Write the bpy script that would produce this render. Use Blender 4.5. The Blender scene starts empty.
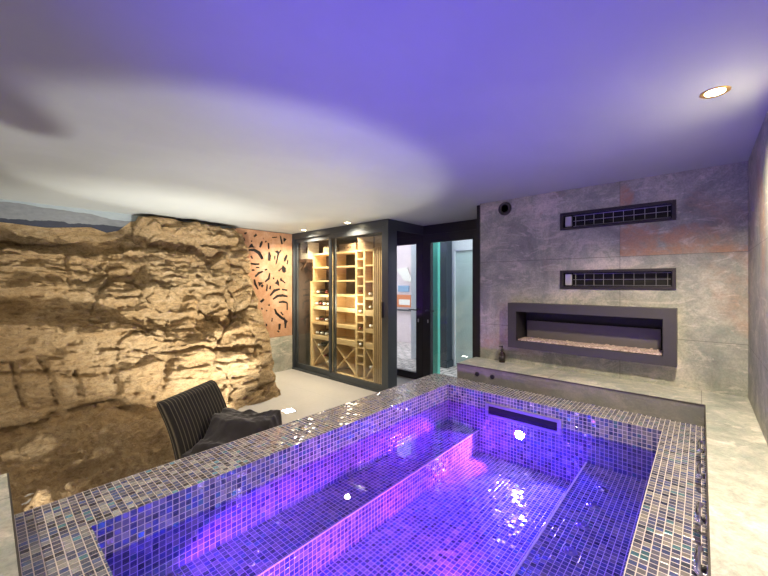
import bpy, bmesh, math, random
from mathutils import Vector, Matrix, noise as mnoise
random.seed(7)
scn = bpy.context.scene
col = scn.collection
PI = math.pi
# ------------------------------------------------------------------ camera
F, YAW, HY, CZ = 356.2, math.radians(41.72), 283.35, 1.52
FW = Vector((-math.sin(YAW), math.cos(YAW), 0)); RT = Vector((math.cos(YAW), math.sin(YAW), 0))
cam = bpy.data.cameras.new('camera'); camo = bpy.data.objects.new('camera', cam); col.objects.link(camo)
camo.location = (0, 0, CZ); camo.rotation_euler = (PI/2, 0, YAW)
cam.sensor_fit = 'HORIZONTAL'; cam.sensor_width = 36; cam.lens = F/768*36
cam.shift_y = (HY-288)/768; cam.clip_start = .02
scn.camera = camo
scn.view_settings.view_transform = 'Standard'; scn.view_settings.look = 'None'
scn.view_settings.gamma = 1; scn.view_settings.exposure = 0.82

def ray(x, y): return FW + RT*((x-384)/F) + Vector((0, 0, (HY-y)/F))
def onX(x, y, X):
    d = ray(x, y); return Vector((0, 0, CZ)) + d*(X/d.x)
def px(X, Y, Z):
    d = X*FW.x+Y*FW.y
    if d < .05: d = .05
    return 384+F*(X*RT.x+Y*RT.y)/d, HY-F*(Z-CZ)/d

# ------------------------------------------------------------------ object helpers
def tag(o, label=None, cat=None, group=None, kind=None):
    if label: o['label'] = label
    if cat: o['category'] = cat
    if group: o['group'] = group
    if kind: o['kind'] = kind
    return o
def empty(name, loc=(0, 0, 0), rz=0, label=None, cat=None, group=None, kind=None):
    o = bpy.data.objects.new(name, None); o.location = loc; o.rotation_euler = (0, 0, rz)
    o.empty_display_size = .05; col.objects.link(o)
    return tag(o, label, cat, group, kind)
def link(name, me, m, parent=None, smooth=False):
    o = bpy.data.objects.new(name, me); col.objects.link(o)
    if m:
        for mm in (m if isinstance(m, (list, tuple)) else [m]): me.materials.append(mm)
    if parent: o.parent = parent
    if smooth:
        for p in me.polygons: p.use_smooth = True
    return o
class MB:
    def __init__(s): s.b = bmesh.new()
    def box(s, x0, x1, y0, y1, z0, z1, mat=0):
        v = [s.b.verts.new((x, y, z)) for z in (z0, z1) for y in (y0, y1) for x in (x0, x1)]
        for q in ((0, 2, 3, 1), (4, 5, 7, 6), (0, 1, 5, 4), (2, 6, 7, 3), (0, 4, 6, 2), (1, 3, 7, 5)):
            f = s.b.faces.new([v[i] for i in q]); f.material_index = mat
        return s
    def obox(s, c, ax, ay, az, hx, hy, hz):       # oriented box
        c = Vector(c); ax = Vector(ax).normalized(); ay = Vector(ay).normalized(); az = Vector(az).normalized()
        v = [s.b.verts.new(c+ax*(i*hx)+ay*(j*hy)+az*(k*hz)) for k in (-1, 1) for j in (-1, 1) for i in (-1, 1)]
        for q in ((0, 2, 3, 1), (4, 5, 7, 6), (0, 1, 5, 4), (2, 6, 7, 3), (0, 4, 6, 2), (1, 3, 7, 5)):
            s.b.faces.new([v[i] for i in q])
        return s
    def bar(s, p, q, w, h, up=(0, 0, 1)):
        p = Vector(p); q = Vector(q); d = (q-p); L = d.length; d.normalize()
        u = Vector(up); sd = d.cross(u).normalized(); u = sd.cross(d)
        return s.obox((p+q)/2, d, sd, u, L/2, w/2, h/2)
    def lathe(s, prof, n=24, axis='Z', c=(0, 0, 0)):
        c = Vector(c); rings = []
        for r, h in prof:
            ring = []
            for i in range(n):
                a = 2*PI*i/n
                p = {'Z': (r*math.cos(a), r*math.sin(a), h), 'Y': (r*math.cos(a), h, r*math.sin(a)), 'X': (h, r*math.cos(a), r*math.sin(a))}[axis]
                ring.append(s.b.verts.new(c+Vector(p)))
            rings.append(ring)
        for a, b in zip(rings, rings[1:]):
            for i in range(n): s.b.faces.new((a[i], a[(i+1) % n], b[(i+1) % n], b[i]))
        s.b.faces.new(rings[0]); s.b.faces.new(rings[-1])
        return s
    def tube(s, pts, r, n=8):
        pts = [Vector(p) for p in pts]; rings = []
        for i, p in enumerate(pts):
            d = (pts[min(i+1, len(pts)-1)]-pts[max(i-1, 0)]).normalized()
            u = Vector((0, 0, 1)) if abs(d.z) < .9 else Vector((1, 0, 0))
            a = d.cross(u).normalized(); b = a.cross(d)
            rings.append([s.b.verts.new(p+a*(r*math.cos(2*PI*k/n))+b*(r*math.sin(2*PI*k/n))) for k in range(n)])
        for a, b in zip(rings, rings[1:]):
            for i in range(n): s.b.faces.new((a[i], a[(i+1) % n], b[(i+1) % n], b[i]))
        s.b.faces.new(rings[0]); s.b.faces.new(rings[-1])
        return s
    def build(s, name, m, parent=None, smooth=False, bevel=0, uv=False):
        bmesh.ops.recalc_face_normals(s.b, faces=s.b.faces)
        if bevel:
            bmesh.ops.bevel(s.b, geom=list(s.b.edges), offset=bevel, segments=2, affect='EDGES', profile=.6)
        if uv:
            L = s.b.loops.layers.uv.new('UVMap')
            for f in s.b.faces:
                n = f.normal; a = max(range(3), key=lambda i: abs(n[i]))
                for lp in f.loops:
                    c = lp.vert.co
                    lp[L].uv = ((c.y, c.z), (c.x, c.z), (c.x, c.y))[a]
        me = bpy.data.meshes.new(name); s.b.to_mesh(me); s.b.free()
        return link(name, me, m, parent, smooth)
def holes_slab(mb, x0, x1, z0, z1, y0, y1, holes):
    """a wall slab (front y0, back y1) with rectangular holes, as one watertight-looking set of boxes"""
    xs = sorted({x0, x1, *[h[0] for h in holes], *[h[1] for h in holes]})
    zs = sorted({z0, z1, *[h[2] for h in holes], *[h[3] for h in holes]})
    b = mb.b; vc = {}
    def V(i, j, y):
        k = (i, j, y)
        if k not in vc: vc[k] = b.verts.new((xs[i], y, zs[j]))
        return vc[k]
    def solid(i, j):
        if i < 0 or j < 0 or i >= len(xs)-1 or j >= len(zs)-1: return False
        cx = (xs[i]+xs[i+1])/2; cz = (zs[j]+zs[j+1])/2
        return not any(h[0] < cx < h[1] and h[2] < cz < h[3] for h in holes)
    for i in range(len(xs)-1):
        for j in range(len(zs)-1):
            if not solid(i, j): continue
            for y in (y0, y1): b.faces.new([V(i, j, y), V(i+1, j, y), V(i+1, j+1, y), V(i, j+1, y)])
            if not solid(i-1, j): b.faces.new([V(i, j, y0), V(i, j+1, y0), V(i, j+1, y1), V(i, j, y1)])
            if not solid(i+1, j): b.faces.new([V(i+1, j, y0), V(i+1, j+1, y0), V(i+1, j+1, y1), V(i+1, j, y1)])
            if not solid(i, j-1): b.faces.new([V(i, j, y0), V(i+1, j, y0), V(i+1, j, y1), V(i, j, y1)])
            if not solid(i, j+1): b.faces.new([V(i, j+1, y0), V(i+1, j+1, y0), V(i+1, j+1, y1), V(i, j+1, y1)])
    return mb
def copy_tree(o, parent=None):
    c = o.copy(); col.objects.link(c)
    if parent: c.parent = parent
    for ch in list(o.children): copy_tree(ch, c)
    return c

# ------------------------------------------------------------------ materials
class NT:
    def __init__(s, name):
        s.m = bpy.data.materials.new(name); s.m.use_nodes = True; s.t = s.m.node_tree; s.t.nodes.clear()
        s.out = s.t.nodes.new('ShaderNodeOutputMaterial')
    def n(s, typ, **kw):
        nd = s.t.nodes.new('ShaderNode'+typ)
        for k, v in kw.items(): setattr(nd, k, v)
        return nd
    def set(s, sock, v):
        if v is None: return
        if hasattr(v, 'is_linked') or isinstance(v, bpy.types.NodeSocket): s.t.links.new(v, sock)
        else:
            if isinstance(v, tuple) and len(v) == 3 and sock.type == 'RGBA': v = (*v, 1)
            sock.default_value = v
    def math(s, op, a, b=None, c=None, clamp=False):
        nd = s.n('Math', operation=op, use_clamp=clamp)
        for i, v in enumerate((a, b, c)):
            if v is not None: s.set(nd.inputs[i], v)
        return nd.outputs[0]
    def vmath(s, op, a, b=None):
        nd = s.n('VectorMath', operation=op); s.set(nd.inputs[0], a)
        if b is not None: s.set(nd.inputs[1], b)
        return nd.outputs[1] if op in ('LENGTH', 'DOT_PRODUCT', 'DISTANCE') else nd.outputs[0]
    def mix(s, f, a, b, mode='MIX'):
        nd = s.n('Mix', data_type='RGBA', blend_type=mode)
        s.set(nd.inputs[0], f); s.set(nd.inputs[6], a); s.set(nd.inputs[7], b); return nd.outputs[2]
    def noise(s, v, scale, detail=4, rough=.55, dist=0, col=False):
        nd = s.n('TexNoise'); s.set(nd.inputs['Vector'], v)
        for k, x in (('Scale', scale), ('Detail', detail), ('Roughness', rough), ('Distortion', dist)): nd.inputs[k].default_value = x
        return nd.outputs['Color' if col else 'Fac']
    def ramp(s, f, stops, interp='LINEAR'):
        nd = s.n('ValToRGB'); r = nd.color_ramp; r.interpolation = interp
        while len(r.elements) < len(stops): r.elements.new(.5)
        for e, (p, c) in zip(r.elements, stops):
            e.position = p; e.color = (*c, 1) if len(c) == 3 else c
        s.set(nd.inputs[0], f); return nd.outputs[0]
    def rng(s, f, a, b, c=0., d=1., smooth=False):
        nd = s.n('MapRange', interpolation_type='SMOOTHSTEP' if smooth else 'LINEAR'); s.set(nd.inputs[0], f)
        for i, v in enumerate((a, b, c, d)): nd.inputs[i+1].default_value = v
        return nd.outputs[0]
    def obj(s): return s.n('TexCoord').outputs['Object']
    def uv(s): return s.n('TexCoord').outputs['UV']
    def scale(s, v, sc): return s.vmath('MULTIPLY', v, sc)
    def sep(s, v):
        nd = s.n('SeparateXYZ'); s.set(nd.inputs[0], v); return nd.outputs
    def comb(s, x=0., y=0., z=0.):
        nd = s.n('CombineXYZ')
        for i, v in enumerate((x, y, z)): s.set(nd.inputs[i], v)
        return nd.outputs[0]
    def bump(s, h, strength=.3, dist=.01, normal=None):
        nd = s.n('Bump'); nd.inputs['Strength'].default_value = strength; nd.inputs['Distance'].default_value = dist
        s.set(nd.inputs['Height'], h)
        if normal is not None: s.set(nd.inputs['Normal'], normal)
        return nd.outputs[0]
    def pbsdf(s, base=(.5, .5, .5), rough=.5, metal=0., normal=None, **kw):
        nd = s.n('BsdfPrincipled'); s.set(nd.inputs['Base Color'], base); s.set(nd.inputs['Roughness'], rough); s.set(nd.inputs['Metallic'], metal)
        if normal is not None: s.set(nd.inputs['Normal'], normal)
        for k, v in kw.items(): s.set(nd.inputs[k.replace('_', ' ')], v)
        return nd.outputs[0]
    def done(s, sh): s.t.links.new(sh, s.out.inputs[0]); return s.m
def simple(name, base, rough=.5, metal=0., var=.0, vscale=8, bump=0., **kw):
    t = NT(name); b = base; nr = None
    if var or bump:
        f = t.noise(t.obj(), vscale, 5)
        if var: b = t.mix(f, tuple(max(0, c*(1-var)) for c in base), tuple(min(1, c*(1+var)) for c in base))
        if bump: nr = t.bump(f, bump, .01)
    return t.done(t.pbsdf(b, rough, metal, nr, **kw))
def emit(name, c, s):
    t = NT(name); e = t.n('Emission'); e.inputs[0].default_value = (*c, 1); e.inputs[1].default_value = s
    return t.done(e.outputs[0])

def mat_mosaic():
    t = NT('mosaic_glass_tile'); P = .0275
    uv = t.scale(t.uv(), (1/P, 1/P, 0)); cell = t.vmath('FLOOR', uv); fr = t.vmath('FRACTION', uv)
    wn = t.n('TexWhiteNoise', noise_dimensions='3D'); t.set(wn.inputs['Vector'], cell)
    r1 = wn.outputs['Value']; rc = wn.outputs['Color']; rr = t.sep(rc)
    f = t.sep(fr)
    ex = t.math('ABSOLUTE', t.math('SUBTRACT', f[0], .5)); ey = t.math('ABSOLUTE', t.math('SUBTRACT', f[1], .5))
    edge = t.math('MAXIMUM', ex, ey)
    gm = t.rng(edge, .432, .456)
    c = t.ramp(r1, [(0, (.03, .035, .07)), (.14, (.07, .075, .14)), (.32, (.15, .145, .20)), (.5, (.08, .10, .24)), (.6, (.27, .255, .27)), (.74, (.11, .14, .36)), (.82, (.46, .43, .40)), (.95, (.13, .31, .38))], 'CONSTANT')
    st = t.noise(t.vmath('ADD', t.scale(t.uv(), (30, 190, 0)), t.vmath('MULTIPLY', rc, (50, 50, 50))), 1.6, 3, .6, .8)
    c = t.mix(t.rng(st, .45, .75, 0, .55), c, t.mix(rr[1], (.34, .31, .28), (.16, .25, .36)))
    base = t.mix(gm, c, (.60, .53, .49))
    g = t.n('NewGeometry').outputs['Normal']
    tilt = t.vmath('MULTIPLY', t.vmath('SUBTRACT', rc, (.5, .5, .5)), (.15, .15, .15))
    nrm = t.vmath('NORMALIZE', t.vmath('ADD', g, tilt))
    nrm = t.bump(t.rng(edge, .38, .45, 1, 0), .35, .003, nrm)
    rough = t.mix(gm, (.09, .09, .09), (.7, .7, .7))
    metal = t.math('MULTIPLY', t.math('SUBTRACT', 1., gm), t.rng(rr[0], .3, 1, .1, .6))
    film = t.math('MULTIPLY', t.math('SUBTRACT', 1., gm), t.rng(rr[2], 0, 1, 150, 520))
    return t.done(t.pbsdf(base, rough, metal, nrm, Thin_Film_Thickness=film, Thin_Film_IOR=1.7, Specular_IOR_Level=.7))
def mat_stone(name, horiz='X', zoff=.404, zstep=.6733, xoff=-.526, xstep=1.30, floor=False, tone=1.0, rust=1.0):
    t = NT(name); o = t.obj(); s = t.sep(o)
    n1 = t.noise(o, 2.0, 9, .68, .8); n2 = t.noise(o, 8, 9, .72, 1.4); n3 = t.noise(t.vmath('ADD', o, (7, 3, 5)), 1.25, 6, .6, .8)
    n4 = t.noise(o, 75, 6, .75)
    veins = t.noise(t.scale(o, (1.6, 1.6, 5)), 1.6, 9, .7, 1.8)
    c = t.ramp(n1, [(.30, (.12*tone, .135*tone, .115*tone)), (.45, (.26*tone, .265*tone, .225*tone)), (.55, (.37*tone, .36*tone, .30*tone)), (.7, (.56*tone, .52*tone, .44*tone))])
    c = t.mix(t.rng(n2, .46, .60, 0, .6), c, (.20*tone, .24*tone, .20*tone))
    c = t.mix(t.rng(veins, .54, .62, 0, .5), c, (.58*tone, .52*tone, .45*tone))
    c = t.mix(t.math('MULTIPLY', t.rng(n3, .55, .66, 0, .6*rust), t.rng(n2, .3, .6)), c, (.42*tone, .23*tone, .14*tone))
    if name == 'slate_feature_wall':      # the rust bloom in the tile right of the upper joint
        for (bx, bz, rx, rz) in ((-.43, 1.85, .16, .20), (-.08, 1.88, .15, .10), (-.2, 1.765, .50, .05), (-.49, 2.25, .07, .12)):
            d = t.vmath('LENGTH', t.vmath('MULTIPLY', t.vmath('SUBTRACT', o, (bx, 3.65, bz)), (1/rx, 0, 1/rz)))
            msk = t.math('MULTIPLY', t.rng(t.math('ADD', d, t.math('MULTIPLY', t.math('SUBTRACT', n1, .5), 3.0)), .55, .95, 1, 0), t.rng(n2, .38, .55, .35, 1))
            side = t.math('GREATER_THAN', s[0], -.526); hi = t.math('GREATER_THAN', s[2], 1.75)
            msk = t.math('MULTIPLY', msk, t.math('MULTIPLY', side, hi))
            c = t.mix(t.math('MULTIPLY', msk, .8), c, (.47, .25, .14))
    c = t.mix(t.rng(n4, .42, .62, 0, .6), c, t.mix(.5, c, (.1, .1, .09)))
    a = s[0] if horiz == 'X' else s[1]; b = s[1] if floor else s[2]
    def joint(v, off, step):
        q = t.math('FRACT', t.math('ADD', t.math('DIVIDE', t.math('SUBTRACT', v, off), step), .5))
        return t.math('LESS_THAN', t.math('ABSOLUTE', t.math('SUBTRACT', q, .5)), .0022/step)
    j = t.math('MAXIMUM', joint(a, xoff, xstep), joint(b, zoff, zstep))
    c = t.mix(t.math('MULTIPLY', j, .75), c, (.10, .095, .085))
    h = t.math('ADD', t.math('MULTIPLY', n2, .6), t.math('MULTIPLY', n4, .25))
    return t.done(t.pbsdf(c, t.rng(n2, .3, .7, .42, .6), 0, t.bump(h, .25, .01)))
def mat_rock():
    t = NT('sandstone_rock'); o = t.obj(); s = t.sep(o)
    lay = t.noise(t.scale(o, (2.2, 2.2, 5)), 2.1, 12, .76, 1.6)
    n1 = t.noise(o, 1.6, 6, .6, .5); n2 = t.noise(t.scale(o, (1, 1, 1.7)), 17, 12, .8, .5); n3 = t.noise(o, 80, 4, .7)
    c = t.ramp(lay, [(.30, (.24, .135, .05)), (.42, (.54, .36, .16)), (.55, (.74, .54, .29)), (.72, (.88, .72, .46))])
    c = t.mix(t.rng(n1, .42, .62, 0, .55), c, (.60, .37, .14))
    c = t.mix(t.rng(n2, .38, .52, .75, 0), c, (.22, .12, .045))
    c = t.mix(t.rng(n3, .5, .72, 0, .35), c, (.90, .77, .56))
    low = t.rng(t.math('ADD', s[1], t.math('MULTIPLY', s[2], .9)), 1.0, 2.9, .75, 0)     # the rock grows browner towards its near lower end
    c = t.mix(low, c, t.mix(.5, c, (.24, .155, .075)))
    h = t.math('ADD', t.math('MULTIPLY', lay, 1.), t.math('ADD', t.math('MULTIPLY', n2, 1.1), t.math('MULTIPLY', n3, .25)))
    return t.done(t.pbsdf(c, .85, 0, t.bump(h, 1.0, .08)))
def mat_wood(name, base, dark, scale=(2, 2, 26), rough=.5):
    t = NT(name); o = t.obj()
    g = t.noise(t.scale(o, scale), 2.2, 6, .6, 1.0); g2 = t.noise(o, 3, 3)
    c = t.mix(t.rng(g, .35, .7), base, dark); c = t.mix(t.rng(g2, .3, .7, 0, .25), c, dark)
    return t.done(t.pbsdf(c, rough, 0, t.bump(g, .1, .004)))
def mat_water():
    t = NT('pool_water'); fr = t.n('Fresnel'); fr.inputs[0].default_value = 1.33
    w = t.noise(t.obj(), 2.2, 2, .5); b = t.bump(w, .02, .02)
    t.set(fr.inputs['Normal'], b)
    tr = t.n('BsdfTransparent'); tr.inputs[0].default_value = (.50, .46, 1, 1)  # violet tint stands in for lamp light scattered in the water
    gl = t.n('BsdfGlossy'); gl.inputs['Roughness'].default_value = 0.0; t.set(gl.inputs['Normal'], b)
    mx = t.n('MixShader'); t.set(mx.inputs[0], fr.outputs[0]); t.set(mx.inputs[1], tr.outputs[0]); t.set(mx.inputs[2], gl.outputs[0])
    return t.done(mx.outputs[0])
def mat_glass(name, tint=(.9, .93, .92), r0=.05):
    t = NT(name); g = t.n('NewGeometry')
    c = t.math('ABSOLUTE', t.vmath('DOT_PRODUCT', g.outputs['Normal'], g.outputs['Incoming']))
    fr = t.math('MULTIPLY_ADD', t.math('POWER', t.math('SUBTRACT', 1., c), 5.), 1-r0, r0)
    tr = t.n('BsdfTransparent'); tr.inputs[0].default_value = (*tint, 1)
    gl = t.n('BsdfGlossy'); gl.inputs['Roughness'].default_value = .0
    mx = t.n('MixShader'); t.set(mx.inputs[0], fr); t.set(mx.inputs[1], tr.outputs[0]); t.set(mx.inputs[2], gl.outputs[0])
    return t.done(mx.outputs[0])
def mat_mural():      # painted wall behind the rock: dark ridge, grey hills, pale sky
    t = NT('painted_hills'); o = t.obj(); s = t.sep(o); y = s[1]; z = s[2]
    nA = t.noise(t.comb(0., y, 0.), 1.6, 5, .55); nB = t.noise(t.comb(5., y, 0.), 1.1, 4, .5)
    tex = t.noise(t.scale(o, (1, 6, 16)), 2, 6, .65)
    zA = t.math('ADD', 2.10, t.math('MULTIPLY', nA, .24)); zB = t.math('ADD', 2.17, t.math('MULTIPLY', nB, .31))
    zB = t.math('ADD', zB, t.math('MULTIPLY', t.math('SUBTRACT', .8, y), .05))
    sky = t.mix(tex, (.22, .28, .31), (.36, .41, .43))
    hill = t.mix(tex, (.10, .115, .13), (.24, .255, .265))
    c = t.mix(t.math('GREATER_THAN', zB, z), sky, hill)
    c = t.mix(t.math('GREATER_THAN', zA, z), c, t.mix(tex, (.012, .016, .03), (.035, .04, .06)))
    return t.done(t.pbsdf(c, .7))
def mat_ceiling():
    t = NT('ceiling_plaster'); o = t.obj(); n = t.noise(o, 1.0, 4, .5, .4); n2 = t.noise(t.scale(o, (2, 1, 1)), 1.5, 6, .6, .6)
    c = t.mix(n, (.34, .37, .37), (.42, .45, .44)); c = t.mix(t.rng(n2, .45, .7, 0, .2), c, (.46, .50, .50))
    return t.done(t.pbsdf(c, .6))
def mat_stripes():
    t = NT('striped_corduroy'); uv = t.sep(t.uv()); f = t.math('FRACT', t.math('MULTIPLY', uv[0], 17.))
    e = t.math('ABSOLUTE', t.math('SUBTRACT', f, .5)); m = t.rng(e, .36, .45)
    n = t.noise(t.scale(t.obj(), (1, 1, 1)), 160, 3)
    c = t.mix(m, t.mix(n, (.008, .007, .006), (.025, .021, .017)), t.mix(n, (.10, .085, .055), (.20, .17, .115)))
    return t.done(t.pbsdf(c, .85, 0, t.bump(t.math('ADD', e, t.math('MULTIPLY', n, .15)), .5, .01)))
def mat_cloth(name, a, b):
    t = NT(name); o = t.obj(); n = t.noise(o, 9, 5, .6); w = t.noise(o, 220, 2)
    return t.done(t.pbsdf(t.mix(n, a, b), .95, 0, t.bump(t.math('ADD', n, t.math('MULTIPLY', w, .3)), .35, .01), Sheen_Weight=.3))
def mat_paving():
    t = NT('pale_brick_paving'); o = t.obj(); br = t.n('TexBrick'); t.set(br.inputs['Vector'], t.scale(o, (1, 1, 1)))
    for k, v in (('Scale', 1.0), ('Mortar Size', .016), ('Brick Width', .22), ('Row Height', .11), ('Mortar Smooth', .3)): br.inputs[k].default_value = v
    br.inputs['Color1'].default_value = (.66, .55, .49, 1); br.inputs['Color2'].default_value = (.46, .37, .34, 1); br.inputs['Mortar'].default_value = (.16, .14, .13, 1)
    n = t.noise(o, 9, 5); c = t.mix(t.rng(n, .4, .7, 0, .4), br.outputs[0], (.74, .70, .66))
    return t.done(t.pbsdf(c, .8, 0, t.bump(br.outputs[1], .4, -.01)))
def mat_rust():
    t = NT('rusted_steel'); o = t.obj(); n = t.noise(o, 5, 7, .65, .6); n2 = t.noise(o, 60, 4)
    c = t.ramp(n, [(.3, (.40, .205, .115)), (.5, (.50, .29, .17)), (.7, (.60, .40, .28))])
    c = t.mix(t.rng(n2, .4, .7, 0, .25), c, (.22, .10, .05))
    return t.done(t.pbsdf(c, .62, .25, t.bump(n2, .1, .003)))
def mat_floor():
    t = NT('grey_porcelain_floor'); o = t.obj(); s = t.sep(o); n = t.noise(o, 2.2, 6, .6, .4); n2 = t.noise(o, 24, 5)
    c = t.mix(n, (.42, .415, .40), (.51, .50, .475)); c = t.mix(t.rng(n2, .4, .7, 0, .15), c, (.3, .3, .28))
    def joint(v, off, step):
        q = t.math('FRACT', t.math('ADD', t.math('DIVIDE', t.math('SUBTRACT', v, off), step), .5))
        return t.math('LESS_THAN', t.math('ABSOLUTE', t.math('SUBTRACT', q, .5)), .0016/step)
    j = t.math('MAXIMUM', joint(s[0], -4.35, 1.2), joint(s[1], 3.05, 1.2))
    c = t.mix(t.math('MULTIPLY', j, .5), c, (.2, .2, .19))
    return t.done(t.pbsdf(c, .42))
def mat_ember():
    t = NT('pale_pebble_bed'); o = t.obj(); n = t.noise(o, 60, 4, .7)
    return t.done(t.pbsdf(t.ramp(n, [(.35, (.25, .16, .13)), (.5, (.6, .45, .4)), (.65, (.85, .75, .7))]), .5, 0, t.bump(n, .6, .01)))

M = dict(
    mosaic=mat_mosaic(), stone=mat_stone('slate_feature_wall', tone=1.25), stone_r=mat_stone('slate_side_wall', 'Y', xoff=2.35),
    ledge=mat_stone('slate_ledge', 'X', zoff=3.24, zstep=3.0, xoff=-.99, xstep=.99, floor=True, tone=1.5, rust=.45),
    base=mat_stone('slate_plinth', 'Y', zoff=.31, zstep=.31, xoff=1.0, xstep=1.2, tone=1.5, rust=.2),
    rock=mat_rock(), water=mat_water(), glass=mat_glass('clear_glass'), ceil=mat_ceiling(), mural=mat_mural(),
    stripes=mat_stripes(), towel=mat_cloth('dark_grey_cloth', (.012, .010, .010), (.035, .030, .030)), paving=mat_paving(), rust=mat_rust(), floor=mat_floor(),
    ember=mat_ember(),
    frame=simple('charcoal_aluminium', (.075, .088, .10), .38, .4, .1), door=simple('black_aluminium', (.02, .019, .026), .42, .3, .1),
    fire=simple('bronze_grey_steel', (.085, .08, .085), .5, .5, .08, 20), firein=simple('dark_firebox', (.02, .018, .022), .55, 0, .1),
    fireglass=simple('smoked_back_panel', (.12, .11, .115), .3, 0, .15), vent=simple('dark_vent_frame', (.04, .034, .04), .45, .4, .05),
    dark=simple('black_recess', (.006, .006, .007), .6), chrome=simple('chrome', (.75, .75, .77), .1, 1.0), steel=simple('brushed_steel', (.5, .5, .53), .3, .9),
    pine=mat_wood('pine_wood', (.82, .62, .35), (.68, .45, .21)), crate=mat_wood('pale_crate_wood', (.42, .28, .17), (.30, .18, .10)),
    oldwood=mat_wood('white_washed_wood', (.62, .58, .50), (.40, .35, .28)), brown=mat_wood('dark_brown_wood', (.085, .045, .028), (.045, .022, .014)),
    slat=mat_wood('pale_slat_wood', (.66, .47, .27), (.50, .33, .17), (20, 20, 2)),
    winewall=simple('dark_wine_room_wall', (.07, .052, .045), .6, 0, .25, 4), bottle=simple('dark_green_bottle_glass', (.012, .018, .010), .08, 0, Specular_IOR_Level=.8),
    foil=simple('pale_foil', (.85, .82, .78), .3, .2), foil_red=simple('dark_red_foil', (.18, .03, .03), .35, .4), label=simple('cream_paper_label', (.75, .70, .60), .7),
    plaster=simple('plain_plaster', (.55, .54, .52), .7, 0, .06, 3), mirror=simple('dark_mirror', (.80, .78, .80), .012, 1.0),
    teal=simple('teal_paint', (.10, .48, .36), .4, 0, .08), pillar=simple('slate_blue_paint', (.03, .04, .055), .5, 0, .1), white=simple('white_render', (.62, .63, .66), .7, 0, .05),
    pane=simple('pale_frosted_panel', (.55, .66, .62), .25, 0, .08), lavender=simple('pale_pink_render', (.70, .57, .57), .75, 0, .08),
    mat=simple('brown_doormat', (.12, .06, .04), .95, 0, .3, 60, .5), orange=simple('orange_print', (.65, .20, .07), .6), cream=simple('cream_print', (.8, .74, .66), .6), bluep=simple('blue_print', (.22, .34, .48), .6),
    plast=simple('black_plastic', (.012, .012, .014), .35), soap=simple('amber_soap_bottle', (.03, .018, .02), .15), trimdark=simple('dark_edge_profile', (.09, .08, .07), .4, .6),
    brass=simple('gold_lamp_ring', (.85, .55, .18), .3, .8), grille=simple('dark_grille', (.07, .065, .07), .5, .4), opal=simple('opal_cover', (.5, .5, .52), .4),
    lamp_warm=emit('warm_lamp_glow', (1, .80, .48), 30), lamp_floor=emit('floor_lamp_glow', (1, .96, .88), 22), lamp_pool=emit('pool_lamp_glow', (.72, .6, 1), 160),
)
# ------------------------------------------------------------------ the room
XL, XR, YS, YD, H = -5.46, .25, 3.65, 4.48, 2.4
YN = -1.7
def struct(name, mb, m, label=None, uv=False, **k): return tag(mb.build(name, m, uv=uv, **k), label, None, None, 'structure')
struct('floor', MB().box(XL-.15, XR+.15, YN-.1, YD+.05, -.12, 0), M['floor'], 'pale grey porcelain floor beside the tiled pool')
struct('ceiling', MB().box(XL-.15, XR+.15, YN-.1, YD+.05, H, H+.12), M['ceil'], 'smooth pale ceiling over the whole room')
FIRE = (-1.386, -.225, .946, 1.24); V1 = (-.98, -.175, 2.045, 2.16); V2 = (-.98, -.175, 1.492, 1.618)
struct('wall_stone', holes_slab(MB(), -1.83, XR+.15, 0, H, YS, YS+.22, [FIRE, V1, V2]), M['stone'], 'slate tiled wall holding the fireplace and two vents')
struct('wall_return', MB().box(-1.9, -1.835, YS+.06, YD+.1, 0, H), M['door'])
struct('wall_right', MB().box(XR, XR+.15, YN, YS, 0, H), M['stone_r'], 'slate tiled side wall along the ledge')
mb = MB(); mb.box(XL-.15, XL, YN, 4.45, 0, H); struct('wall_left', mb, M['mural'], 'left wall with distant hills painted above the rock')
struct('wall_near', MB().box(XL-.15, XR+.15, YN-.12, YN, 0, H), M['plaster'])
struct('baseboard_left', MB().box(XL, XL+.02, 2.6, YS, 0, .60), M['base'], 'grey tiled plinth under the rusted screen')
# wine room shell
struct('wall_wine_back', MB().box(XL, -3.22, 4.24, 4.34, 0, H), M['winewall'])
struct('wall_wine_left', MB().box(XL, XL+.02, YS+.08, 4.24, 0, H), M['winewall'])
# wine room front: header, sill, posts
mb = MB()
mb.box(XL, -3.18, YS, YS+.09, 2.30, H); mb.box(XL, -3.18, YS-.01, YS+.10, 0, .025)
mb.box(XL, XL+.05, YS, YS+.09, .025, 2.30); mb.box(-3.25, -3.18, YS, YS+.19, .025, 2.30)
mb.box(-3.26, -3.185, YS+.19, YD, 2.26, H); mb.box(-3.26, -3.185, YS+.19, YD, 0, .03); mb.box(-3.26, -3.18, YS+.09, YS+.19, 2.3, H)
struct('trim_1', mb, M['frame'], 'charcoal frame posts and header around the wine room')
def sliding(name, x0, x1, y, label, hand):
    e = empty(name, ((x0+x1)/2, y, .025), 0, label, None, None, 'structure'); ox = (x0+x1)/2
    a, b = x0-ox, x1-ox; w = .048; h = 2.275
    m = MB(); m.box(a, a+w, -.018, .018, 0, h); m.box(b-w, b, -.018, .018, 0, h); m.box(a+w, b-w, -.018, .018, 0, .085); m.box(a+w, b-w, -.018, .018, h-.07, h)
    m.build('frame', M['frame'], e, bevel=.003)
    MB().box(a+w-.005, b-w+.005, -.004, .004, .08, h-.065).build('glass_pane', M['glass'], e)
    if hand:
        MB().box(b-.038, b-.016, -.04, -.018, 1.02, 1.24).build('handle', M['plast'], e, bevel=.004)
    return e
sliding('door_1', XL+.05, -4.33, YS+.06, 'left sliding glass door of the wine room', False)
sliding('door_2', -4.44, -3.25, YS+.02, 'right sliding glass door of the wine room with black pull', True)
# mirror between corner post and door
tag(MB().box(-3.20, -3.19, YS+.19, YD-.001, .03, 2.26).build('mirror_panel', M['mirror']), 'tall mirrored panel between the wine room corner post and the entrance door', 'mirror')
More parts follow.
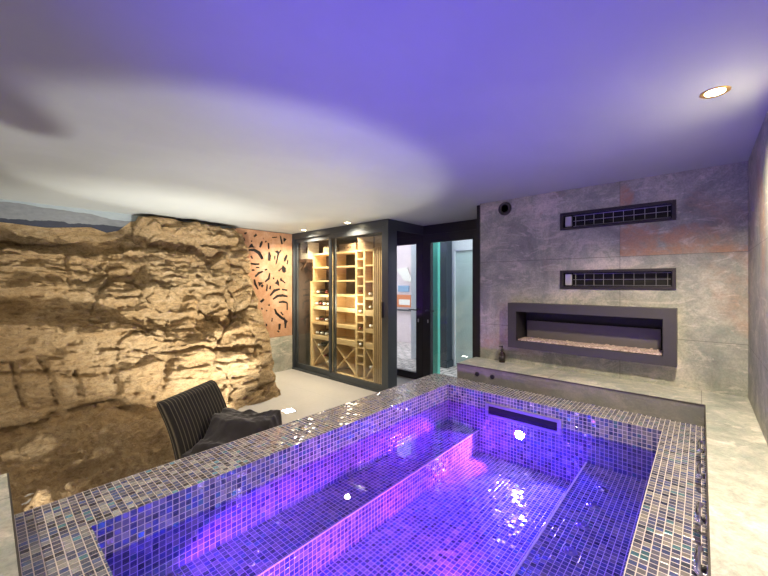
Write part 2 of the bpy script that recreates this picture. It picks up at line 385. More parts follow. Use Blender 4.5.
# door wall and door
mb = MB(); mb.box(-3.26, -3.18, YD, YD+.1, 0, H); mb.box(-3.18, -2.275, YD, YD+.1, 2.26, H); mb.box(-2.275, -1.85, YD, YD+.1, 0, H)
struct('wall_entrance', mb, M['door'], 'black surround of the entrance door')
e = empty('door_3', (-2.73, YD, 0), 0, 'black framed glass entrance door with lever handle', None, None, 'structure')
m = MB(); a, b = -.45, .455; w0 = .125; w1 = .085
m.box(a, a+w0, .0, .07, .01, 2.26); m.box(b-w1, b, .0, .07, .01, 2.26); m.box(a+w0, b-w1, .0, .07, 2.135, 2.26); m.box(a+w0, b-w1, .02, .07, .01, .12)
m.build('frame', M['door'], e, bevel=.003)
MB().box(a+w0-.005, b-w1+.005, .04, .048, .115, 2.125).build('glass_pane', M['glass'], e)
h = MB(); h.tube([(a+.075, .0, 1.11), (a+.075, -.05, 1.11), (a+.09, -.055, 1.11), (a+.225, -.055, 1.11)], .010, 10)
h.build('handle', M['plast'], e, True)
MB().box(a+.07, a+.09, -.006, .0, .92, .97).build('lock_plate', M['steel'], e, bevel=.003)

# ------------------------------------------------------------------ stone ledge around the pool
ZL, ZP = .70, .55
e = empty('stone_ledge', (-.9, 3.4, 0), 0, 'raised slate ledge wrapping the far, right and near sides of the pool', 'ledge')
def world_child(mb, name, m, par, **k):
    bmesh.ops.translate(mb.b, verts=mb.b.verts, vec=-Vector(par.location)); return mb.build(name, m, par, **k)
def uvw(mb, name, m, par, smooth=False, bevel=0):      # world-space uv, then moved under its parent
    o = mb.build(name, m, None, smooth, bevel, uv=True); o.data.transform(Matrix.Translation(-Vector(par.location))); o.parent = par; return o
b = MB().b
out = [(-1.88, 3.24), (-1.88, 3.649), (XR-.001, 3.649), (XR-.001, YN+.001), (-2.24, YN+.001), (-2.24, .066), (.018, .066), (.018, 3.24)]
m = MB(); lo = [m.b.verts.new((x, y, 0)) for x, y in out]; hi = [m.b.verts.new((x, y, ZL-.008)) for x, y in out]
for i in range(len(out)): m.b.faces.new((lo[i], lo[(i+1) % 8], hi[(i+1) % 8], hi[i]))
def world_obj(mb, name, mt, par, **k):                # keep object space = world space for the stone texture
    o = mb.build(name, mt, par, **k); o.matrix_parent_inverse = Matrix.Translation(-Vector(par.location)); return o
m.b.faces.new(lo); m.b.faces.new(hi)
world_obj(m, 'ledge_body', M['ledge'], e)
m = MB(); m.box(-1.885, .018, 3.236, 3.30, ZL-.008, ZL-.003); m.box(.014, .07, .066, 3.30, ZL-.008, ZL-.003); m.box(-2.245, .018, .02, .070, ZL-.008, ZL-.003); m.box(-1.885, -1.85, 3.3, 3.64, ZL-.008, ZL-.003)
world_obj(m, 'edge_profile', M['trimdark'], e)
m = MB(); o2 = [(-1.88, 3.242), (-1.88, 3.649), (XR-.001, 3.649), (XR-.001, YN+.001), (-2.24, YN+.001), (-2.24, .064), (.020, .064), (.020, 3.242)]
lo = [m.b.verts.new((x, y, ZL-.003)) for x, y in o2]; hi = [m.b.verts.new((x, y, ZL)) for x, y in o2]
for i in range(8): m.b.faces.new((lo[i], lo[(i+1) % 8], hi[(i+1) % 8], hi[i]))
m.b.faces.new(lo); m.b.faces.new(hi); world_obj(m, 'ledge_top', M['ledge'], e)
for X in (-1.654, -1.496):
    m = MB().lathe([(.0, -.012), (.016, -.012), (.022, -.008), (.022, .0)], 20, 'Y', (X, 3.24, .624)); world_obj(m, 'control_button', M['steel'] if 0 else M['plast'], e, smooth=False)
# chrome valve levers on the right ledge face
for k, Y in enumerate((2.62, 2.28, 1.86, 1.54)):
    g = empty('valve_knob', (.018, Y, .60), 0, ('first', 'second', 'third', 'fourth')[k]+' chrome air control along the right ledge face, counted from the far corner', 'valve', 'chrome air controls on the ledge')
    MB().lathe([(.0, 0), (.024, 0), (.024, -.006), (.0, -.006)], 20, 'X').build('back_plate', M['chrome'], g, True)
    MB().lathe([(.0, -.006), (.011, -.006), (.011, -.024), (.0, -.024)], 16, 'X').build('stem', M['plast'], g, True)
    MB().tube([(-.018, -.075, .02), (-.026, -.068, .026), (-.029, 0, .026), (-.026, .068, .026), (-.018, .075, .02)], .009, 10).build('lever', M['chrome'], g, True)

# ------------------------------------------------------------------ pool
PX0, PX1, PY0, PY1 = -1.82, -.195, .284, 2.965
OX0, OX1, OY0, OY1 = -2.15, .018, .066, 3.24
ZB, ZF, ZW = .195, .006, .402
pool = empty('plunge_pool', (-1.0, 1.6, 0), 0, 'mosaic tiled plunge pool glowing violet, raised above the floor', 'pool')
m = MB(); m.box(OX0, PX0, OY0, OY1, 0, ZP); m.box(PX1, OX1, OY0, OY1, 0, ZP); m.box(PX0, PX1, PY1, OY1, 0, ZP); m.box(PX0, PX1, OY0, PY0, 0, ZP)
uvw(m, 'pool_wall', M['mosaic'], pool)
uvw(MB().box(PX0, PX1, PY0, PY1, 0, ZF), 'pool_floor', M['mosaic'], pool)
BX0, BX1 = -1.50, -.64
for (x0, x1) in ((PX0, BX0), (BX1, PX1)):
    o = uvw(MB().box(x0, x1, PY0, PY1, ZF, ZB), 'bench', M['mosaic'], pool)
m = MB(); m.box(BX0-.004, BX0+.002, PY0, PY1, ZB-.004, ZB+.002); world_child(m, 'bench_nosing', M['cream'], pool)
m = MB(); m.box(BX1-.002, BX1+.006, PY0, PY1, ZB-.004, ZB+.002); world_child(m, 'bench_nosing', M['cream'], pool)
for Y in (2.655, 2.414, 2.174, 1.928):
    m = MB().lathe([(.0, .012), (.010, .012), (.014, .006), (.026, .006), (.032, .0)], 20, 'Z', (-.485, Y, ZB)); world_child(m, 'jet', M['steel'], pool, smooth=False)
m = MB(); x0, x1, z0, z1 = -1.43, -.805, .352, .466
m.box(x0, x1, PY1-.016, PY1, z1-.024, z1); m.box(x0, x1, PY1-.016, PY1, z0, z0+.022); m.box(x0, x0+.03, PY1-.016, PY1, z0+.022, z1-.024); m.box(x1-.03, x1, PY1-.016, PY1, z0+.022, z1-.024)
sk = world_child(m, 'skimmer_frame', M['steel'], pool)
m = MB().box(x0+.03, x1-.03, PY1-.004, PY1, z0+.022, z1-.024); m_o = world_child(m, 'skimmer_shade', M['dark'], pool); m_o.parent = sk  # flat black sheet paints the shaded inside of the skimmer opening
# lamps in the pool walls: one in the far wall, one unseen in the near wall, one added in the bench for magenta
def pool_lamp(x, y, z, axis, sgn):
    pr = [(.0, 0), (.052, 0), (.052, .008*sgn), (.040, .012*sgn), (.0, .012*sgn)]
    r = world_child(MB().lathe(pr, 24, axis, (x, y, z)), 'lamp_ring', M['chrome'], pool)
    d = Vector((.0125*sgn if axis == 'X' else 0, .0125*sgn if axis == 'Y' else 0, 0))
    l = MB().lathe([(.0, 0), (.036, 0), (.034, .004*sgn), (.0, .006*sgn)], 24, axis, Vector((x, y, z))+d)
    o = world_child(l, 'lamp_lens', M['lamp_pool'], pool); o.parent = r
pool_lamp(-1.128, PY1, .262, 'Y', -1)
pool_lamp(-1.05, PY0, .262, 'Y', 1)
tag(MB().box(PX0, PX1, PY0, PY1, ZW-.0005, ZW).build('pool_water', M['water']), 'still water with the violet lamp glow tinted in, lying in the mosaic pool', 'water', None, 'stuff')
# only the upper face is needed: a sheet, so light crosses one surface
me = bpy.data.meshes.new('pool_water'); me.from_pydata([(PX0, PY0, ZW), (PX1, PY0, ZW), (PX1, PY1, ZW), (PX0, PY1, ZW)], [], [(0, 1, 2, 3)]); me.materials.append(M['water'])
bpy.data.objects['pool_water'].data = me

# ------------------------------------------------------------------ rock
ZTOP = [(-2, 2.12), (.1, 2.14), (.46, 2.12), (.85, 2.17), (1.0, 2.12), (1.12, 2.16), (1.245, 2.29), (1.42, 2.335), (1.77, 2.30), (2.2, 2.31), (2.54, 2.30), (2.75, 2.30)]
def interp(tab, x):
    if x <= tab[0][0]: return tab[0][1]
    for (a, fa), (b_, fb) in zip(tab, tab[1:]):
        if x <= b_: return fa+(fb-fa)*(x-a)/(b_-a)
    return tab[-1][1]
def sm(a, b_, x):
    t = max(0, min(1, (x-a)/(b_-a))); return t*t*(3-2*t)
def segd(p, a, b_):
    ax, ay = a; bx, by = b_; dx, dy = bx-ax, by-ay
    t = max(0, min(1, ((p[0]-ax)*dx+(p[1]-ay)*dy)/(dx*dx+dy*dy+1e-9)))
    return math.hypot(p[0]-ax-t*dx, p[1]-ay-t*dy)
def inpoly(p, poly):
    x, y = p; r = False
    for (x1, y1), (x2, y2) in zip(poly, poly[1:]+poly[:1]):
        if (y1 > y) != (y2 > y) and x < (x2-x1)*(y-y1)/(y2-y1)+x1: r = not r
    return r
def polyd(p, poly):
    d = min(segd(p, a, b_) for a, b_ in zip(poly, poly[1:]+poly[:1]))
    return -d if inpoly(p, poly) else d
# relief features in the frame's coordinates on the cliff: (polygon, push out in metres, soft edge)
POLY = [
    ([(-40, 215), (60, 215), (132, 222), (152, 238), (195, 247), (222, 255), (210, 266), (190, 254), (140, 249), (90, 249), (20, 244), (-40, 246)], -.20, 3),
    ([(134, 216), (152, 214), (190, 218), (238, 228), (236, 246), (192, 243), (152, 233), (136, 228)], .14, 3),
    ([(214, 254), (246, 252), (250, 286), (232, 291), (218, 289)], .07, 3),
    ([(146, 256), (190, 258), (212, 276), (216, 288), (180, 290), (150, 292), (143, 280)], .045, 3),
    ([(142, 284), (172, 284), (182, 294), (165, 296), (142, 298)], .06, 2.5),
    ([(198, 306), (216, 304), (219, 324), (200, 328)], -.09, 3),
    ([(229, 302), (238, 302), (238, 326), (229, 330)], -.08, 2.5),
    ([(103, 302), (138, 300), (143, 318), (120, 328), (104, 322)], -.08, 5),
    ([(150, 302), (184, 300), (186, 320), (160, 326), (148, 318)], -.05, 4),
    ([(176, 334), (204, 333), (207, 343), (178, 346)], -.05, 3), ([(211, 336), (240, 334), (238, 342), (213, 344)], -.05, 3),
    ([(-40, 292), (60, 292), (100, 302), (112, 322), (90, 332), (40, 330), (-40, 322)], -.15, 6),
    ([(-40, 322), (40, 318), (110, 326), (150, 338), (160, 346), (100, 344), (40, 336), (-40, 336)], .10, 5),
    ([(-40, 338), (30, 338), (62, 352), (40, 366), (-40, 362)], -.09, 7),
    ([(172, 352), (255, 346), (266, 370), (255, 378), (200, 380), (172, 372)], .07, 8),
    ([(228, 374), (254, 372), (258, 381), (232, 384)], -.06, 4),
    ([(62, 346), (86, 343), (88, 358), (66, 358)], .05, 4),
]
GRV = [  # grooves: polyline, depth, half width
    ([(165, 351), (210, 349), (262, 342)], .06, 2.2), ([(195, 276), (206, 283), (216, 286)], .05, 1.6), ([(142, 257), (144, 280)], .04, 1.5), ([(146, 256), (178, 257)], .03, 1.4),
    ([(14, 364), (17, 385), (25, 405)], .09, 3), ([(44, 362), (52, 385), (58, 402)], .07, 3), ([(75, 372), (80, 392)], .07, 3), ([(112, 366), (118, 392)], .06, 3), ([(130, 392), (150, 396)], .08, 3.5),
    ([(100, 298), (140, 296)], .03, 1.5), ([(119, 322), (150, 330)], .07, 2), ([(150, 266), (186, 269)], .025, 1.2), ([(150, 275), (190, 279)], .025, 1.2),
    ([(66, 256), (70, 290)], .03, 2), ([(0, 262), (40, 258)], .03, 2), ([(228, 392), (230, 405)], .05, 1.8), ([(246, 384), (250, 400)], .05, 1.8), ([(262, 384), (265, 398)], .04, 1.8), ([(214, 388), (222, 402)], .04, 1.8),
    ([(170, 360), (164, 376), (160, 388)], .06, 3),
]
def voronoi_edge(x, y):
    d, pts = mnoise.voronoi(Vector((x, y, 3.1)))
    return d[1]-d[0]
def rock_point(u, v):
    """u 0..1 along the wall, v 0..1 down the profile"""
    Y = YN+.02+(2.74-YN-.02)*u
    zt = interp(ZTOP, Y)
    k = sm(.7, 2.2, Y)                       # 0 near end .. 1 far end
    foot = -2.95*(1-k)+-4.20*k; brk = -4.62*(1-k)+-4.37*k; zb = .20*(1-k)+.17*k
    prof = [(XL-.03, zt+.02), (-5.36, zt-.03), (-5.22, zt-.25), (-5.04, 1.42), (-4.84*(1-k)+-4.76*k, 1.0), (-4.72*(1-k)+-4.48*k, .62), (brk, zb), (foot, -.02)]
    sw = [0, .035, .14, .42, .57, .70, .83, 1]
    for i in range(7):
        if v <= sw[i+1]:
            t = (v-sw[i])/(sw[i+1]-sw[i]); break
    p0 = prof[max(i-1, 0)]; p1 = prof[i]; p2 = prof[i+1]; p3 = prof[min(i+2, 7)]
    lin = [p1[c]+(p2[c]-p1[c])*t for c in (0, 1)]
    X, Z = lin
    nx, nz = -(p2[1]-p1[1]), (p2[0]-p1[0]); L = math.hypot(nx, nz); nx /= L; nz /= L
    if nx < 0: nx, nz = -nx, -nz
    slope = sm(.80, .9, v)
    # relief
    q = Vector((Y, Z, X*.6))
    n_low = mnoise.fractal(q*1.3+Vector((3, 9, 1)), .9, 2.1, 4)
    zz = Z+.07*mnoise.noise(Vector((Y*.8, Z*.4, 2.2)))+.05*math.sin(Y*1.3)+.05*X*slope
    def strata(th, seed):
        a = zz/th+.6*mnoise.noise(Vector((Y*1.6, Z*1.5, seed))); i0 = math.floor(a); f = a-i0
        def h(j): return mnoise.noise(Vector((j*3.77+seed, Y*1.5, seed*2.1)))
        return h(i0)+(h(i0+1)-h(i0))*sm(.84, 1, f)
    st = strata(.21, 1.3)*.12+strata(.085, 7.7)*.06+strata(.04, 4.1)*.032
    ve = voronoi_edge(Y*2.6+.4*n_low, Z*2.0)
    cr = -.10*(1-sm(0, .10, ve))*sm(-.2, .3, mnoise.noise(Vector((Y*1.1, Z*1.1, 8))))
    fine = mnoise.fractal(q*7, .8, 2.2, 5)*.040+mnoise.fractal(Vector((Y*9, Z*26+Y*2, X*9)), .8, 2.2, 4)*.022+abs(mnoise.fractal(q*3.4+Vector((0, 0, 5)), .9, 2.1, 4))*.06
    d = .075*n_low+st+cr+fine
    d = d*(1-slope)+slope*(.05*n_low+.11*mnoise.fractal(Vector((Y*2.0, X*7+Y*2.4, 3)), .85, 2.2, 6)+.03*mnoise.fractal(Vector((Y*5, X*24+Y*6, 9)), .85, 2.2, 4)+fine)
    pxx, pyy = px(X, Y, Z)
    if Y > -.3:
        wob = mnoise.noise(Vector((pxx*.09, pyy*.09, 1)))*3.2+mnoise.noise(Vector((pxx*.3, pyy*.3, 4)))*1.4
        for poly, amt, soft in POLY:
            if min(a for a, _ in poly)-25 < pxx < max(a for a, _ in poly)+25 and min(b_ for _, b_ in poly)-25 < pyy < max(b_ for _, b_ in poly)+25:
                d += amt*(1-sm(-soft, soft, polyd((pxx, pyy), poly)+wob))
        for line, dep, w in GRV:
            if min(a for a, _ in line)-12 < pxx < max(a for a, _ in line)+12 and min(b_ for _, b_ in line)-12 < pyy < max(b_ for _, b_ in line)+12:
                dd = min(segd((pxx+wob*.5, pyy+wob*.5), a, b_) for a, b_ in zip(line, line[1:]))
                d -= dep*(1-sm(w*.3, w*1.7, dd))
    fade = sm(0, .05, v)
    d *= fade*(1-.55*sm(.95, 1, u))
    if v > .97: d *= (1-v)/.03*.9+.1
    endf = sm(.985, 1.0, u)
    X += nx*d; Z += nz*d
    Yo = Y+.05*mnoise.fractal(Vector((0, Z*3.5, X*3.5)), .9, 2.1, 4)*sm(.9, 1, u)-.05*endf
    return (max(X, XL+.002), min(Yo, 2.79), min(Z, H-.03))
NU, NV = 460, 330
verts = []; faces = []
for j in range(NV+1):
    for i in range(NU+1): 
        uu = (i/NU); uu = uu**.85
        verts.append(rock_point(uu, j/NV))
for j in range(NV):
    for i in range(NU):
        a = j*(NU+1)+i; faces.append((a, a+NU+1, a+NU+2, a+1))
# far end closed back to the wall
base = len(verts); col_i = [j*(NU+1)+NU for j in range(NV+1)]; STEPS = 10
for j in range(NV+1):
    X, Y, Z = verts[col_i[j]]
    for s in range(1, STEPS+1):
        t = s/STEPS; xx = X+(XL+.002-X)*t
        yy = Y+.03*math.sin(t*PI)+.03*mnoise.fractal(Vector((xx*5, Z*5, 2)), .9, 2.1, 4)*(1 if s < STEPS else 0)
        verts.append((xx, min(yy, 2.80), Z))
for j in range(NV):
    for s in range(STEPS):
        a = col_i[j] if s == 0 else base+j*STEPS+s-1; b_ = base+j*STEPS+s
        c = col_i[j+1] if s == 0 else base+(j+1)*STEPS+s-1; d_ = base+(j+1)*STEPS+s
        faces.append((a, c, d_, b_))
me = bpy.data.meshes.new('rock_face'); me.from_pydata(verts, [], faces)
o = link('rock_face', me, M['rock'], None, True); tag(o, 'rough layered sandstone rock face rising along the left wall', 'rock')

# ------------------------------------------------------------------ rusted screen with cut-outs
def stroke(pts, w0, w1=None):
    """tapered outline of a cut in frame coordinates"""
    n = len(pts); L = []; R = []
    for i, (x, y) in enumerate(pts):
        xa, ya = pts[max(i-1, 0)]; xb, yb = pts[min(i+1, n-1)]; dx, dy = xb-xa, yb-ya; l = math.hypot(dx, dy) or 1
        t = i/(n-1); w = (w0 if w1 is None else w0+(w1-w0)*t)*(.35+.65*math.sin(PI*min(max(t, .12), .88)))/2*1.9
        L.append((x-dy/l*w, y+dx/l*w)); R.append((x+dy/l*w, y-dx/l*w))
    return L+R[::-1]
Z5 = lambda L: [(232+x/12, 225+y/12) for x, y in L]           # read off the enlarged crops
Z6 = lambda L: [(240+x/8, 270+y/8) for x, y in L]
cuts = []
for pts, a, b_ in (
    ([(148, 106), (178, 90)], 1.8, 1.2), ([(265, 140), (296, 112)], 1.6, 2.2), ([(335, 270), (350, 225), (362, 195)], 1.6, 1.3), ([(400, 210), (412, 190)], 1.4, 1.2), ([(438, 215), (440, 290)], 1.5, 1.2),
    ([(445, 320), (450, 370), (445, 428)], 1.0, 2.4), ([(200, 300), (265, 298), (325, 335), (368, 410)], 1.4, 2.4), ([(228, 370), (245, 405)], 1.6, 1.3), ([(220, 462), (280, 470), (330, 468)], 1.2, 1.2), ([(285, 508), (330, 510)], 1.2, 1.0), ([(238, 540), (272, 542)], 1.6, 1.3),
    ([(480, 150), (540, 146)], 1.0, .9), ([(515, 370), (512, 415)], 1.4, 1.0), ([(660, 360), (640, 400), (632, 440)], 1.6, 1.2), ([(668, 420), (664, 470)], 1.2, 1.0), ([(395, 540), (425, 530)], 1.6, 1.2), ([(560, 555), (590, 520)], 1.6, 1.2), ([(335, 575), (365, 560)], 1.6, 1.4), ([(140, 150), (158, 195)], 1.2, .8), ([(374, 165), (380, 160)], 1.4, 1.2), ([(235, 185), (236, 205)], 1.4, 1.0), ([(590, 300), (560, 340)], 1.0, 1.4)):
    cuts.append(stroke(Z5(pts), a, b_))
cuts += [Z5([(195, 272), (228, 225), (245, 222), (258, 255), (292, 270)]), Z5([(572, 122), (592, 140), (612, 230), (590, 232), (582, 190)]), Z5([(618, 150), (660, 170), (630, 200), (622, 225), (618, 180)]),
         Z5([(512, 318), (545, 302), (575, 330), (560, 370), (535, 470), (520, 475), (540, 380), (545, 345)]), Z5([(590, 520), (610, 480), (650, 520), (645, 560), (620, 575), (604, 560)])]
for pts, a, b_ in (
    ([(115, 75), (120, 110), (145, 155)], 1.4, 1.2), ([(120, 55), (150, 25), (185, 10)], 1.4, 1.2), ([(238, 25), (230, 70), (200, 95)], 1.2, 1.4), ([(170, 135), (186, 118)], 2.4, 2.0), ([(213, 170), (218, 115)], 1.6, 1.2), ([(240, 155), (245, 125)], 1.8, 1.4), ([(265, 60), (272, 75)], 1.4, 1.2),
    ([(242, 205), (275, 165), (320, 152)], 1.4, 1.6), ([(335, 155), (380, 162)], 1.5, 1.4), ([(262, 235), (300, 208), (340, 203), (382, 212)], 1.4, 1.6), ([(308, 258), (345, 254), (378, 262)], 1.2, 1.4), ([(378, 262), (378, 320)], 1.2, 1.4), ([(278, 310), (290, 345), (330, 380), (380, 415)], 1.4, 1.6), ([(325, 335), (345, 360)], 1.2, 1.4), ([(350, 380), (365, 420), (362, 465)], 1.4, 1.4),
    ([(318, 430), (315, 478)], 2.2, 1.8), ([(300, 485), (315, 498)], 1.6, 1.2), ([(350, 500), (346, 522)], 1.6, 1.2), ([(212, 430), (214, 450)], 1.4, 1.2), ([(258, 385), (255, 415)], 1.2, 1.0), ([(210, 320), (216, 330)], 1.4, 1.2), ([(170, 305), (182, 315)], 1.6, 1.4), ([(228, 275), (238, 285)], 1.6, 1.4), ([(165, 258), (192, 232)], 2.2, 2.0), ([(340, 85), (362, 105)], 1.4, 1.2), ([(222, 535), (226, 515)], 1.2, 1.0)):
    cuts.append(stroke(Z6(pts), a, b_))
cuts += [Z6([(145, 95), (192, 100), (165, 120), (152, 135)]), Z6([(275, 105), (290, 95), (300, 70), (312, 95), (316, 132), (300, 118)]), Z6([(318, 72), (330, 60), (345, 88), (325, 92)]), Z6([(338, 5), (355, 0), (372, 10), (356, 24)])]
SX = -5.435
polys = []
for c in cuts:
    pp = [onX(x, y, SX) for x, y in c]
    if all(2.65 < p.y < 3.64 and .62 < p.z < 2.38 for p in pp): polys.append([(p.y, p.z) for p in pp])
y0, y1, z0, z1, ST = 2.62, 3.645, .60, 2.392, .005
ny, nz = int((y1-y0)/ST), int((z1-z0)/ST); cut = set()
for pl in polys:
    ya, yb_ = min(q[0] for q in pl), max(q[0] for q in pl); za, zb_ = min(q[1] for q in pl), max(q[1] for q in pl)
    for i in range(int((ya-y0)/ST), int((yb_-y0)/ST)+1):
        for j in range(int((za-z0)/ST), int((zb_-z0)/ST)+1):
            if inpoly((y0+(i+.5)*ST, z0+(j+.5)*ST), pl): cut.add((i, j))
vi = {}; vv = []; ff = []
def gv(i, j):
    if (i, j) not in vi: vi[(i, j)] = len(vv); vv.append((SX, y0+i*ST, z0+j*ST))
    return vi[(i, j)]
for i in range(ny):
    for j in range(nz):
        if (i, j) not in cut: ff.append((gv(i, j), gv(i+1, j), gv(i+1, j+1), gv(i, j+1)))
me = bpy.data.meshes.new('rusted_screen'); me.from_pydata(vv, [], ff)
o = link('rusted_screen', me, M['rust']); tag(o, 'rusted steel wall screen with curling cut-outs beside the rock', 'screen')
sd = o.modifiers.new('thick', 'SOLIDIFY'); sd.thickness = .003
bk = MB().box(XL+.001, XL+.006, 2.62, YS-.002, .60, 2.39).build('backing_sheet', M['dark'], o)

# ------------------------------------------------------------------ ceiling lamps, floor lamps, speaker
def spot(name, loc, power, color, size, blend, aim, rad=.04):
    l = bpy.data.lights.new(name, 'SPOT'); l.energy = power; l.color = color; l.spot_size = math.radians(size); l.spot_blend = blend; l.shadow_soft_size = rad
    o = bpy.data.objects.new(name, l); o.location = loc; d = Vector(aim)-Vector(loc); o.rotation_euler = d.to_track_quat('-Z', 'Y').to_euler(); col.objects.link(o); return o
def point(name, loc, power, color, rad=.05):
    l = bpy.data.lights.new(name, 'POINT'); l.energy = power; l.color = color; l.shadow_soft_size = rad
    o = bpy.data.objects.new(name, l); o.location = loc; col.objects.link(o); return o
WARM = (1, .84, .62); NEUT = (1, .94, .84)
DL = [((.046, 2.236), 'recessed ceiling downlight over the right stone ledge', 135), ((-4.89, 3.50), 'recessed ceiling downlight before the left wine room door', 75), ((-3.83, 3.50), 'recessed ceiling downlight before the right wine room door', 42),
      ((.05, .35), 'recessed ceiling downlight above the near end of the right ledge', 14), ((-2.1, -.75), 'added unseen fill downlight above the near ledge', 48), ((-3.9, -.75), 'added unseen fill downlight above the near end of the rock', 30)]  # this row is out of view; the last two are added fill
for (x, y), lab, pw in DL:
    e = empty('ceiling_downlight', (x, y, H), 0, lab, 'ceiling light', 'ceiling downlights')
    MB().lathe([(.036, -.001), (.050, -.006), (.054, -.004), (.054, .0), (.036, 0)], 28).build('ring', M['brass'], e, True)
    MB().lathe([(.0, -.003), (.036, -.003), (.036, 0), (.0, 0)], 28).build('lens', M['lamp_warm'], e)
    spot('downlight', (x, y, H-.02), pw, WARM, 150, .6, (x, y, 0))
    if x == -2.1: spot('rock_fill', (x-.03, y+.03, H-.02), 60, (1, .86, .62), 62, .8, (-5.0, 1.6, 1.15), .04)  # extra unseen spot, added to brighten the rock
UP = [((-3.67, 2.41), 'glowing recessed floor light in the grey floor by the rock end', [(22, 80, (-3.67, 2.41, 3)), (45, 70, (-5.2, 1.6, 2.1))]), ((-3.19, 1.68), 'recessed floor light behind the dark cloth on the chair', [(100, 80, (-3.19, 1.68, 3)), (250, 98, (-4.9, 1.6, 1.35))]),
      ((-2.5, .0), 'added unseen floor light at the near foot of the rock', [(80, 64, (-5.2, .35, .9))])]  # this one is added to light the left part of the rock
for (x, y), lab, beams in UP:
    e = empty('floor_uplight', (x, y, 0), math.radians(-12), lab, 'floor light', 'recessed floor uplights')
    m = MB(); m.box(-.075, .075, -.075, -.06, 0, .004); m.box(-.075, .075, .06, .075, 0, .004); m.box(-.075, -.06, -.06, .06, 0, .004); m.box(.06, .075, -.06, .06, 0, .004)
    m.build('bezel', M['steel'], e); MB().box(-.06, .06, -.06, .06, 0, .002).build('lens', M['lamp_floor'], e)
    for pw, cone, aim in beams: spot('uplight', (x, y, .03), pw, NEUT, cone, .22 if aim[2] == 3 else .9, aim, .03)
e = empty('round_speaker', (-1.546, YS, 2.305), 0, 'small round black ceiling-height speaker in the slate wall', 'speaker')
MB().lathe([(.0, -.004), (.052, -.004), (.056, -.014), (.068, -.014), (.070, 0), (.0, 0)], 36, 'Y').build('ring', M['grille'], e, True)
m = MB()
for r in (.012, .024, .036, .048): m.lathe([(r-.003, -.009), (r+.003, -.009), (r+.003, -.004), (r-.003, -.004)], 30, 'Y')
m.build('grille', M['fire'], e)

# ------------------------------------------------------------------ fireplace and vents
YF = 3.53
e = empty('fireplace', (-.81, YS, .9), 0, 'long grey framed electric fireplace set in the slate wall', 'fireplace')
fx0, fx1, fz0, fz1 = -1.466, -.142, .8755, 1.3235
m = MB(); ix0, ix1, iz0, iz1 = FIRE
m.box(fx0, ix0, YF, YS, fz0, fz1); m.box(ix1, fx1, YF, YS, fz0, fz1); m.box(ix0, ix1, YF, YS, iz1, fz1); m.box(ix0, ix1, YF, YS, fz0, iz0)
world_child(m, 'frame', M['fire'], e)
m = MB(); yb = YS+.16
m.box(ix0, ix1, yb, yb+.01, iz0, iz1); m.box(ix0, ix0+.004, YF+.01, yb, iz0, iz1); m.box(ix1-.004, ix1, YF+.01, yb, iz0, iz1); m.box(ix0+.004, ix1-.004, YF+.01, yb, iz1-.004, iz1); m.box(ix0+.004, ix1-.004, YF+.01, yb, iz0, iz0+.004)
world_child(m, 'firebox', M['firein'], e)
world_child(MB().box(ix0+.03, ix1-.03, yb-.05, yb-.045, iz0+.01, iz1-.105), 'back_panel', M['fireglass'], e)
m = MB(); m.box(ix0+.01, ix1-.01, YF+.03, yb-.055, iz0+.004, iz0+.016)
for k in range(90):
    x = random.uniform(ix0+.02, ix1-.02); y = random.uniform(YF+.04, yb-.065); r = random.uniform(.006, .012)
    m.lathe([(.0, 0), (r, .002), (r*.9, r*.7), (r*.3, r)], 7, 'Z', (x, y, iz0+.015))
world_child(m, 'pebble_bed', M['ember'], e)
for (x0, x1, z0, z1), (hx0, hx1, hz0, hz1), lab, up_ in (((-1.005, -.15, 2.022, 2.184), V1, 'upper slot vent in the slate wall, just below the ceiling', 1), ((-1.005, -.15, 1.468, 1.642), V2, 'lower slot vent in the slate wall, between fireplace and upper vent', 0)):
    e = empty('wall_vent', ((x0+x1)/2, YS, z0), 0, lab, 'vent', 'slot vents in the slate wall')
    m = MB(); y0 = YS-.012
    m.box(x0, hx0, y0, YS, z0, z1); m.box(hx1, x1, y0, YS, z0, z1); m.box(hx0, hx1, y0, YS, hz1, z1); m.box(hx0, hx1, y0, YS, z0, hz0)
    world_child(m, 'frame', M['vent'], e, bevel=.002)
    m = MB(); m.box(hx0, hx1, YS+.09, YS+.10, hz0, hz1); m.box(hx0, hx1, YS, YS+.09, hz1-.003, hz1); m.box(hx0, hx1, YS, YS+.09, hz0, hz0+.003); m.box(hx0, hx0+.003, YS, YS+.09, hz0, hz1); m.box(hx1-.003, hx1, YS, YS+.09, hz0, hz1)
    world_child(m, 'duct', M['dark'], e)
    m = MB(); hm = (hz0+hz1)/2
    for z in (hz0+.010, hm, hz1-.010): m.tube([(hx0+.08, YS+.03, z), (hx1-.01, YS+.03, z)], .0025, 6)
    for k in range(10):
        x = hx0+.10+k*(hx1-hx0-.13)/9; m.tube([(x, YS+.034, hz0+.006), (x, YS+.034, hz1-.006)], .0025, 6)
    world_child(m, 'grille', M['steel'], e)
    world_child(MB().box(hx0+.012, hx0+.070, YS+.02, YS+.04, hz0+.010, hz1-.010), 'end_cap', M['opal'], e, bevel=.012 if 0 else .006)
# bottle on the ledge
e = empty('soap_bottle', (-1.55, 3.585, ZL), 0, 'small dark pump bottle on the ledge left of the fireplace', 'bottle')
MB().lathe([(.0, 0), (.030, 0), (.032, .006), (.032, .085), (.024, .102), (.012, .108), (.012, .118), (.0, .118)], 24).build('body', M['soap'], e, True)
MB().lathe([(.0325, .022), (.0328, .022), (.0328, .07), (.0325, .07)], 24).build('label_band', M['vent'], e, True)
m = MB().lathe([(.0, .118), (.013, .118), (.013, .135), (.005, .136), (.005, .155), (.010, .156), (.010, .170), (.0, .170)], 16); m.tube([(0, 0, .163), (-.028, -.012, .163)], .005, 8); m.build('pump', M['plast'], e)

